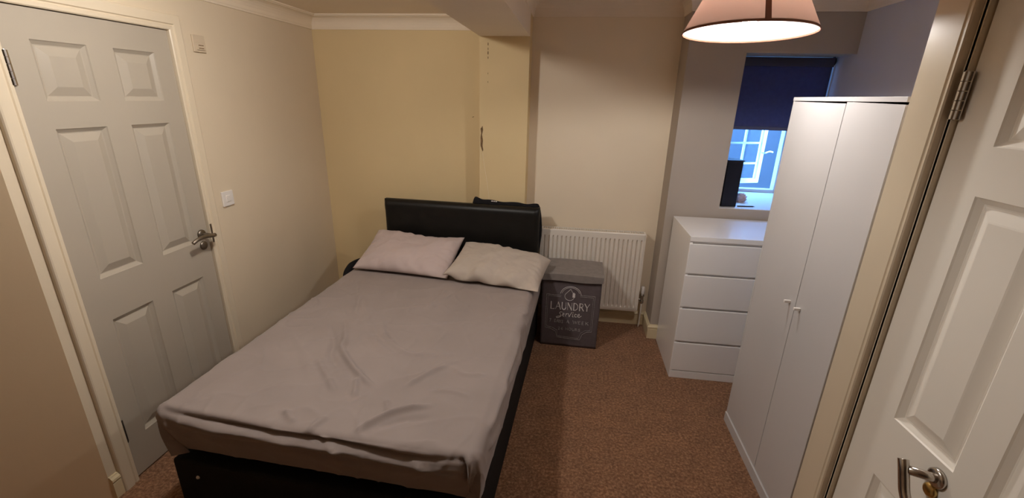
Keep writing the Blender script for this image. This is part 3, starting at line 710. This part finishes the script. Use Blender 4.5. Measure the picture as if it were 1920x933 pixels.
# ------------------------------------------------------------------ laundry hamper
def hamper():
    x0, x1, y0, y1, H = -0.140, 0.272, 2.935, 3.235, 0.525
    cx = (x0+x1)/2; root = empty('laundry_hamper', (cx, y0, 0), R(-1.5))
    tag(root, 'dark grey fabric laundry hamper with printed lettering, in front of the radiator', 'laundry hamper')
    hw = (x1-x0)/2; d = y1-y0
    bm = bmesh.new(); n = 28; nz = 24
    def ring(z):
        t = z/H; ww = hw*(1+0.02*t); pts = []
        per = [(-ww, 0), (ww, 0), (ww, d), (-ww, d)]
        for k in range(4):
            a, b = Vector(per[k]), Vector(per[(k+1) % 4])
            for q in range(n):
                f = q/n; p = a.lerp(b, f)
                bul = 0.006*math.sin(PI*f)*math.sin(PI*t)+0.003*noise.noise(Vector((p.x*9, p.y*9, z*9)))
                if k == 0: p.y -= bul*0.6
                if k == 1: p.x += bul
                if k == 3: p.x -= bul
                pts.append(bm.verts.new((p.x, p.y, z)))
        return pts
    RR = [ring(H*k/nz+0.001) for k in range(nz+1)]
    for a, b in zip(RR, RR[1:]):
        for k in range(4*n): bm.faces.new((a[k], a[(k+1) % (4*n)], b[(k+1) % (4*n)], b[k]))
    bm.faces.new(RR[0][::-1]); bm.faces.new(RR[-1])
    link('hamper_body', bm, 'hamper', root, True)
    # lid
    bm = bmesh.new(); lw = hw+0.012
    def lidz(x, y): return H+0.052+0.006*math.cos(x/lw*1.5)-0.010*(y/d)*0+0.004*noise.noise(Vector((x*6, y*6, 5)))
    nx_, ny_ = 24, 20
    top = [[bm.verts.new((-lw+2*lw*i/nx_, -0.022+(d+0.026)*j/ny_, lidz(-lw+2*lw*i/nx_, d*j/ny_))) for j in range(ny_+1)] for i in range(nx_+1)]
    for i in range(nx_):
        for j in range(ny_): bm.faces.new((top[i][j], top[i+1][j], top[i+1][j+1], top[i][j+1]))
    g = bmesh.ops.extrude_edge_only(bm, edges=[e for e in bm.edges if len(e.link_faces) == 1])
    for v in g['geom']:
        if isinstance(v, bmesh.types.BMVert):
            sag = 0.012*math.sin((v.co.x+0.1)*9)**2 + (0.016 if v.co.x > lw-0.02 else 0)*math.sin(PI*min(1, max(0, v.co.y/d)))
            v.co.z = H+0.008-sag*0.6; v.co.y += 0.002 if v.co.y < 0 else 0
            if v.co.x > lw-0.01: v.co.x += 0.010*math.sin(PI*min(1, max(0, v.co.y/d)))
    bmesh.ops.contextual_create(bm, geom=[e for e in bm.edges if len(e.link_faces) == 1])
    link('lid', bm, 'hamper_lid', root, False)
    # print on the front; face coordinates: X world, Z
    def strokes(name, lst, wid, m, lab=None):
        bm = bmesh.new()
        for item in lst:
            pts, w_ = (item if isinstance(item, tuple) and isinstance(item[0], list) else (item, wid))
            for a, b in zip(pts, pts[1:]):
                a, b = Vector(a), Vector(b); dd = (b-a)
                if dd.length < 1e-6: continue
                nn = Vector((-dd.y, dd.x)).normalized()*w_/2; ee = dd.normalized()*w_*0.25
                def V3(p, off=0.0):
                    t = p.y/H; f = (p.x+hw)/(2*hw)
                    by = 0.006*math.sin(PI*f)*math.sin(PI*t)*0.6+0.003*noise.noise(Vector((p.x*9, 0, p.y*9)))*0.6
                    return (p.x, -by-0.0022+off, p.y)
                q = [a+nn-ee, a-nn-ee, b-nn+ee, b+nn+ee]
                f_ = [bm.verts.new(V3(p, -0.0006)) for p in q]; k_ = [bm.verts.new(V3(p, 0.002)) for p in q]
                bm.faces.new(f_); bm.faces.new(k_[::-1])
                for i in range(4): bm.faces.new((f_[i], k_[i], k_[(i+1) % 4], f_[(i+1) % 4]))
        o = link(name, bm, m, root)
        if lab: o['label'] = lab
    sx = lambda x: x-cx
    # LAUNDRY, tall thin roman capitals
    glyph = {  # strokes in a 0..1 box: (points, weight)
     'L': ([([(0.12,1),(0.12,0)],2.0), ([(0.12,0),(0.9,0)],.8), ([(0.9,0),(0.9,0.12)],.8)], 0.85),
     'A': ([([(0,0),(0.5,1)],.8), ([(0.5,1),(1,0)],2.0), ([(0.2,0.38),(0.8,0.38)],.7)], 1.0),
     'U': ([([(0.1,1),(0.1,0.3),(0.22,0.08),(0.5,0),(0.78,0.08),(0.9,0.3)],1.7), ([(0.9,0.3),(0.9,1)],.8)], 0.95),
     'N': ([([(0.1,0),(0.1,1)],.8), ([(0.1,1),(0.9,0)],1.9), ([(0.9,0),(0.9,1)],.8)], 1.0),
     'D': ([([(0.12,0),(0.12,1)],2.0), ([(0.12,1),(0.5,0.97),(0.85,0.75),(0.92,0.5),(0.85,0.25),(0.5,0.03),(0.12,0)],1.0)], 1.0),
     'R': ([([(0.12,0),(0.12,1)],2.0), ([(0.12,1),(0.6,0.98),(0.8,0.85),(0.8,0.65),(0.6,0.5),(0.12,0.48)],1.0), ([(0.5,0.48),(1.0,0)],1.6)], 0.9),
     'Y': ([([(0,1),(0.5,0.45)],1.7), ([(1,1),(0.5,0.45)],.8), ([(0.5,0.45),(0.5,0)],1.7)], 0.95),
     'S': ([([(0.85,0.85),(0.6,1),(0.3,0.97),(0.15,0.78),(0.3,0.58),(0.7,0.44),(0.85,0.22),(0.65,0.02),(0.3,0),(0.1,0.16)],1.2)], 0.8),
     'W': ([([(0,1),(0.27,0)],1.7), ([(0.27,0),(0.5,0.9)],.8), ([(0.5,0.9),(0.75,0)],1.7), ([(0.75,0),(1,1)],.8)], 1.25),
     'E': ([([(0.12,0),(0.12,1)],1.8), ([(0.12,1),(0.8,1)],.8), ([(0.12,0.52),(0.65,0.52)],.8), ([(0.12,0),(0.82,0)],.8)], 0.8),
     'K': ([([(0.12,0),(0.12,1)],1.8), ([(0.85,1),(0.14,0.42)],.8), ([(0.35,0.58),(0.92,0)],1.6)], 0.9),
     'H': ([([(0.12,0),(0.12,1)],1.8), ([(0.88,0),(0.88,1)],1.8), ([(0.12,0.5),(0.88,0.5)],.8)], 0.95),
     'O': ([([(0.5,1),(0.2,0.88),(0.05,0.5),(0.2,0.12),(0.5,0),(0.8,0.12),(0.95,0.5),(0.8,0.88),(0.5,1)],1.2)], 1.0),
     '7': ([([(0.05,1),(0.9,1)],1.0), ([(0.9,1),(0.35,0)],1.6)], 0.75),
     '2': ([([(0.1,0.75),(0.25,0.97),(0.6,1),(0.82,0.78),(0.7,0.5),(0.1,0),(0.9,0)],1.2)], 0.8),
     '4': ([([(0.7,0),(0.7,1),(0.05,0.3),(0.95,0.3)],1.2)], 0.8),
     ' ': ([], 0.6)}
    def text(s, xa, xb, za, zb, hgt, wgt, gap=0.18):
        tot = sum(glyph[c][1] for c in s)+gap*(len(s)-1); un = (xb-xa)/tot; x = xa; out = []
        for c in s:
            st, gw = glyph[c]
            for pts, w_ in st:
                zb0 = za+(zb-za)*(x-xa)/(xb-xa)
                out.append(([(sx(x+px*gw*un), zb0+pz*hgt) for px, pz in pts], wgt*w_))
            x += (gw+gap)*un
        return out
    strokes('lettering', text('LAUNDRY', -0.076, 0.203, 0.302, 0.305, 0.056, 0.0034), 0.004, 'print')
    script = [[(0.012,0.280),(0.000,0.284),(-0.008,0.274),(0.000,0.264),(0.004,0.250),(-0.008,0.238),(-0.026,0.232),(-0.030,0.240),(-0.016,0.246),(0.006,0.252)],
              [(0.012,0.258),(0.026,0.265),(0.024,0.275),(0.014,0.270),(0.012,0.255),(0.024,0.249)],
              [(0.036,0.250),(0.040,0.274)], [(0.039,0.265),(0.050,0.274)],
              [(0.056,0.275),(0.063,0.248),(0.080,0.286)],
              [(0.088,0.272),(0.086,0.251),(0.094,0.250)], [(0.089,0.283),(0.091,0.285)],
              [(0.116,0.270),(0.106,0.274),(0.100,0.262),(0.105,0.251),(0.116,0.252)],
              [(0.122,0.259),(0.137,0.267),(0.134,0.277),(0.125,0.271),(0.123,0.255),(0.134,0.250),(0.150,0.262)]]
    strokes('script_lettering', [([(sx(x), z) for x, z in s], 0.0034) for s in script], 0.004, 'print')
    for wd, xa, xb in (('7', -0.078, -0.067), ('DAYS', -0.042, 0.022), ('A', 0.046, 0.064), ('WEEK', 0.092, 0.206)):
        strokes('slogan_word', text(wd, xa, xb, 0.196, 0.193, 0.024, 0.0024, 0.22), 0.003, 'print_dim')
    for wd, xa, xb in (('24', -0.012, 0.022), ('HOURS', 0.042, 0.150)):
        strokes('hours_word', text(wd, xa, xb, 0.138, 0.137, 0.020, 0.0018, 0.3), 0.003, 'print_dim')
    # emblem: double arc, drop, leaf-shaped highlight
    ax, az = sx(0.064), 0.418
    arc = lambda r_, a0, a1, n_=24: [(ax+r_*math.cos(R(a0+(a1-a0)*k/n_)), az+r_*0.92*math.sin(R(a0+(a1-a0)*k/n_))) for k in range(n_+1)]
    drop = [(ax-0.002, az+0.048)] + [(ax-0.008+0.034*math.cos(R(q)), az-0.008+0.032*math.sin(R(q))) for q in range(150, 361+20, 15)] + [(ax-0.002, az+0.048)]
    strokes('emblem', [(arc(0.074, 8, 172), 0.0026), (arc(0.064, 20, 168), 0.0018), (drop, 0.0022)], 0.002, 'print')
    leafp = [(ax+0.020, az+0.022), (ax+0.032, az+0.004), (ax+0.028, az-0.010), (ax+0.018, az-0.010), (ax+0.010, az+0.000)]
    strokes('emblem_drop', [([(ax+0.021, az+0.020), (ax+0.022, az+0.010)], 0.007), ([(ax+0.022, az+0.012), (ax+0.022, az-0.010)], 0.018)], 0.01, 'print')
    def poly(off):
        P = [(-0.003, 0.412), (-0.108, 0.414), (-0.108, 0.146), (-0.070, 0.140), (-0.030, 0.120), (-0.016, 0.072), (0.150, 0.066), (0.166, 0.112), (0.196, 0.136), (0.232, 0.140), (0.236, 0.424), (0.132, 0.424)]
        c0 = (0.064, 0.26); out = []
        for x, z in P:
            out.append((sx(x+(off if x < c0[0] else -off)*(abs(x-c0[0]) > 0.08)), z+(off if z < c0[1] else -off)))
        return out
    strokes('border', [(poly(0), 0.0022), (poly(0.011), 0.0016)], 0.002, 'print_dim')
hamper()

# ------------------------------------------------------------------ chest of drawers
def dresser():
    x0, x1, yf, yb, H = 0.745, 1.545, 2.663, 3.160, 0.985
    root = empty('chest_of_drawers', (x0, yf, 0)); tag(root, 'white four drawer chest standing under the window', 'chest of drawers')
    w, d = x1-x0, yb-yf
    bm = bmesh.new()
    box(bm, 0, 0.018, 0.004, d, 0, H-0.030, bev=0.001); box(bm, w-0.018, w, 0.004, d, 0, H-0.030, bev=0.001)
    box(bm, 0.018, w-0.018, d-0.01, d, 0.06, H-0.03); box(bm, 0.018, w-0.018, 0.022, 0.03, 0.06, H-0.03); box(bm, 0.002, w-0.002, 0.002, 0.02, 0.0, 0.052, bev=0.001)
    link('carcass', bm, 'melamine_chest', root)
    bm = bmesh.new(); box(bm, -0.001, w+0.001, 0.0, d, H-0.030, H, bev=0.0015); link('top_panel', bm, 'melamine_chest', root)
    for k, (za, zb) in enumerate(((0.749, 0.938), (0.522, 0.733), (0.279, 0.506), (0.058, 0.262))):
        bm = bmesh.new(); box(bm, 0.001, w-0.001, 0.0 if k < 3 else 0.001, 0.020, za, zb, bev=0.0018)
        link('drawer', bm, 'melamine_chest', root)
dresser()

# ------------------------------------------------------------------ wardrobe
def wardrobe():
    xf, xb, y0, y1, H = 0.989, 1.545, 1.545, 2.282, 1.779
    root = empty('wardrobe', (xf, y0, 0)); tag(root, 'tall white two door wardrobe beside the chest of drawers', 'wardrobe')
    d, w = xb-xf, y1-y0; ym = 0.315
    bm = bmesh.new()
    box(bm, 0.020, d, 0, 0.016, 0, H-0.016, bev=0.001); box(bm, 0.0, d, w-0.016, w, 0, H-0.016, bev=0.001)
    box(bm, d-0.006, d, 0.016, w-0.016, 0.05, H-0.016); box(bm, 0.022, d-0.006, 0.016, w-0.016, 0.06, 0.076); box(bm, 0.025, d-0.006, ym-0.008, ym+0.008, 0.076, H-0.016)
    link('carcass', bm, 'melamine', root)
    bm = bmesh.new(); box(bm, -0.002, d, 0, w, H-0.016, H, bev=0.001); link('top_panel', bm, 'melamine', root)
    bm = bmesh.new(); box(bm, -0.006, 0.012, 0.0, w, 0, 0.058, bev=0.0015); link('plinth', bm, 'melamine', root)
    def door(ya, yb_, za, zb_l, zb_r, ky, kz):
        bm = bmesh.new()
        v = [bm.verts.new(p) for p in ((0,ya,za),(0.017,ya,za),(0.017,yb_,za),(0,yb_,za),(0,ya,zb_l),(0.017,ya,zb_l),(0.017,yb_,zb_r),(0,yb_,zb_r))]
        for q in ((0,3,2,1),(4,5,6,7),(0,1,5,4),(1,2,6,5),(2,3,7,6),(3,0,4,7)): bm.faces.new([v[i] for i in q])
        bmesh.ops.bevel(bm, geom=list(bm.edges), offset=0.0012, segments=2, affect='EDGES')
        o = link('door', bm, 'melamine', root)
        bm = bmesh.new(); box(bm, -0.026, 0.0, ky-0.006, ky+0.006, kz-0.006, kz+0.006, bev=0.002); k = link('knob', bm, 'plastic', o)
    door(0.002, ym-0.0012, 0.062, H-0.0235, H-0.0172, 1.817-y0, 0.941)
    door(ym+0.0012, w-0.017, 0.062, H-0.0232, H-0.0190, 1.905-y0, 0.936)
wardrobe()

# ------------------------------------------------------------------ blind
def blind():
    xa, xb, y, zt, zb = 1.060, 1.655, 3.385, 2.018, 1.576
    root = empty('roller_blind', (xa, y, zt)); tag(root, 'navy roller blind half lowered in the window recess', 'blind')
    w = xb-xa
    bm = bmesh.new(); tube(bm, [(0, 0, 0), (w, 0, 0)], 0.018, 24); link('roller', bm, 'blind', root, True)
    bm = bmesh.new(); box(bm, 0.0, w, -0.026, -0.022, -0.036, 0.018, bev=0.001); box(bm, 0.0, w, -0.026, 0.02, 0.016, 0.019); link('fascia', bm, 'blind_plastic', root)
    bm = bmesh.new(); nx_ = 40; nz_ = 30
    for s_ in (0.0, 0.0008):
        pass
    G = [[bm.verts.new((0.004+(w-0.008)*i/nx_, -0.018+0.001*noise.noise(Vector((i*0.2, j*0.05, 0))), -(zt-zb)*j/nz_)) for j in range(nz_+1)] for i in range(nx_+1)]
    for i in range(nx_):
        for j in range(nz_): bm.faces.new((G[i][j], G[i+1][j], G[i+1][j+1], G[i][j+1]))
    bmesh.ops.solidify(bm, geom=bm.faces[:], thickness=0.0008)
    link('blind_cloth', bm, 'blind', root, True)
    bm = bmesh.new(); box(bm, 0.004, w-0.004, -0.022, -0.014, -(zt-zb)-0.002, -(zt-zb)+0.020, bev=0.002); link('bottom_bar', bm, 'blind', root)
    for x in (-0.006, w):
        bm = bmesh.new(); lathe(bm, [(0, 0), (0.026, 0), (0.026, 0.008), (0, 0.008)], (x, -0.002, -0.002), 28, axis='x'); box(bm, x, x+0.006, -0.012, 0.012, 0.015, HEADZ-zt-0.0005); link('bracket', bm, 'black_plastic', root)
    bm = bmesh.new(); 
blind()

# things on the window sill
def sill_box():
    root = empty('storage_box', (1.112, 3.285, SILLZ), R(6)); tag(root, 'tall narrow black box on the window sill behind the chest', 'box')
    bm = bmesh.new(); box(bm, -0.052, 0.052, -0.060, 0.060, 0.0, 0.315, bev=0.005, seg=3); link('box_body', bm, 'black_plastic', root)
    bm = bmesh.new(); box(bm, -0.055, 0.056, -0.064, 0.064, 0.315, 0.323, bev=0.003); link('lid', bm, 'black_plastic', root)
sill_box()
bm = bmesh.new(); bmesh.ops.create_icosphere(bm, subdivisions=4, radius=1.0)
for v in bm.verts:
    n_ = v.co.copy(); k = 1+0.35*noise.noise(n_*2.2)+0.25*noise.noise(n_*4.5)
    v.co = Vector((n_.x*0.042*k, n_.y*0.035*k, max(-0.026, n_.z*0.036*k)))
o = link('tissue', bm, 'tissue', None, True); o.location = (1.262, 3.43, SILLZ+0.026); tag(o, 'crumpled pale pink tissue on the sill beside the black box', 'tissue')
bm = bmesh.new(); tube(bm, [(0, 0, 0), (0.11, 0.012, 0)], 0.004, 10); tube(bm, [(0.11, 0.012, 0), (0.122, 0.0133, 0)], [0.003, 0.0008], 10)
o = link('pen', bm, 'black_plastic', None, True); o.location = (1.185, 3.245, SILLZ+0.004); tag(o, 'thin black pen lying on the front of the window sill', 'pen')

# ------------------------------------------------------------------ switches
def plate(name, label, cat, y0, y1, z0, z1, m, rocker):
    root = empty(name, (XL, (y0+y1)/2, (z0+z1)/2)); tag(root, label, cat); w, h_ = (y1-y0)/2, (z1-z0)/2
    bm = bmesh.new(); box(bm, 0.0, 0.010, -w, w, -h_, h_, bev=0.003); link('faceplate', bm, m, root)
    if rocker:
        bm = bmesh.new(); box(bm, 0.008, 0.0135, -0.016, 0.016, -0.018, 0.018, bev=0.002); link('rocker', bm, m, root)
        bm = bmesh.new(); box(bm, 0.0130, 0.0142, -0.010, 0.010, 0.004, 0.0075); link('indicator', bm, 'plastic', root)
    else:
        bm = bmesh.new(); box(bm, 0.008, 0.017, -0.024, 0.024, -0.030, 0.006, bev=0.002); link('vent_cover', bm, m, root)
        bm = bmesh.new(); box(bm, 0.0165, 0.0175, -0.016, 0.016, -0.010, -0.006); box(bm, 0.0165, 0.0175, -0.016, 0.016, -0.024, -0.020); link('slot', bm, 'chip', root)
plate('light_switch', 'white fused switch on the left wall beside the door handle', 'switch', 2.222, 2.306, 1.122, 1.206, 'plastic', True)
plate('wall_sensor', 'painted over cream plastic wall plate high beside the door frame', 'wall plate', 2.224, 2.302, 1.930, 2.012, 'plastic_cream', False)

# ------------------------------------------------------------------ damage on the pillar
def blotch(name, pts, m, y, thick=0.002):
    bm = bmesh.new(); f = [bm.verts.new((x, y-thick, z)) for x, z in pts]; b = [bm.verts.new((x, y+0.001, z)) for x, z in pts]
    bm.faces.new(f); bm.faces.new(b[::-1])
    for i in range(len(pts)): bm.faces.new((f[i], b[i], b[(i+1) % len(pts)], f[(i+1) % len(pts)]))
    o = link(name, bm, m, bpy.data.objects['wall_pillar']); return o
blotch('plaster_chip', [(-0.640, 1.55), (-0.636, 1.52), (-0.644, 1.49), (-0.637, 1.45), (-0.640, 1.41), (-0.634, 1.38), (-0.640, 1.37), (-0.6545, 1.41), (-0.6545, 1.47), (-0.650, 1.50), (-0.6545, 1.53)], 'chip', YPIL)
for zc, r_ in ((2.085, 0.005), (2.055, 0.004), (2.030, 0.006), (2.000, 0.004), (1.900, 0.003), (1.845, 0.003)):
    blotch('plaster_chip', [(-0.603+r_*0.6*math.cos(q), zc+r_*2.2*math.sin(q)) for q in (0.2, 1.3, 2.2, 3.4, 4.4, 5.4)], 'chip', YPIL, 0.001)
bm = bmesh.new(); tube(bm, [(-0.7420, YB-0.001, 1.602), (-0.7300, YB-0.001, 1.606)], 0.0022, 6); o = link('wall_nick', bm, 'chip', bpy.data.objects['wall_back'])
bm = bmesh.new(); tube(bm, curve_pts([(-0.638, YPIL-0.0005, 1.36), (-0.628, YPIL-0.0005, 1.28), (-0.606, YPIL-0.0005, 1.15), (-0.586, YPIL-0.0005, 1.0)], 6), 0.0012, 6); link('hairline_crack', bm, 'wall', bpy.data.objects['wall_pillar'])
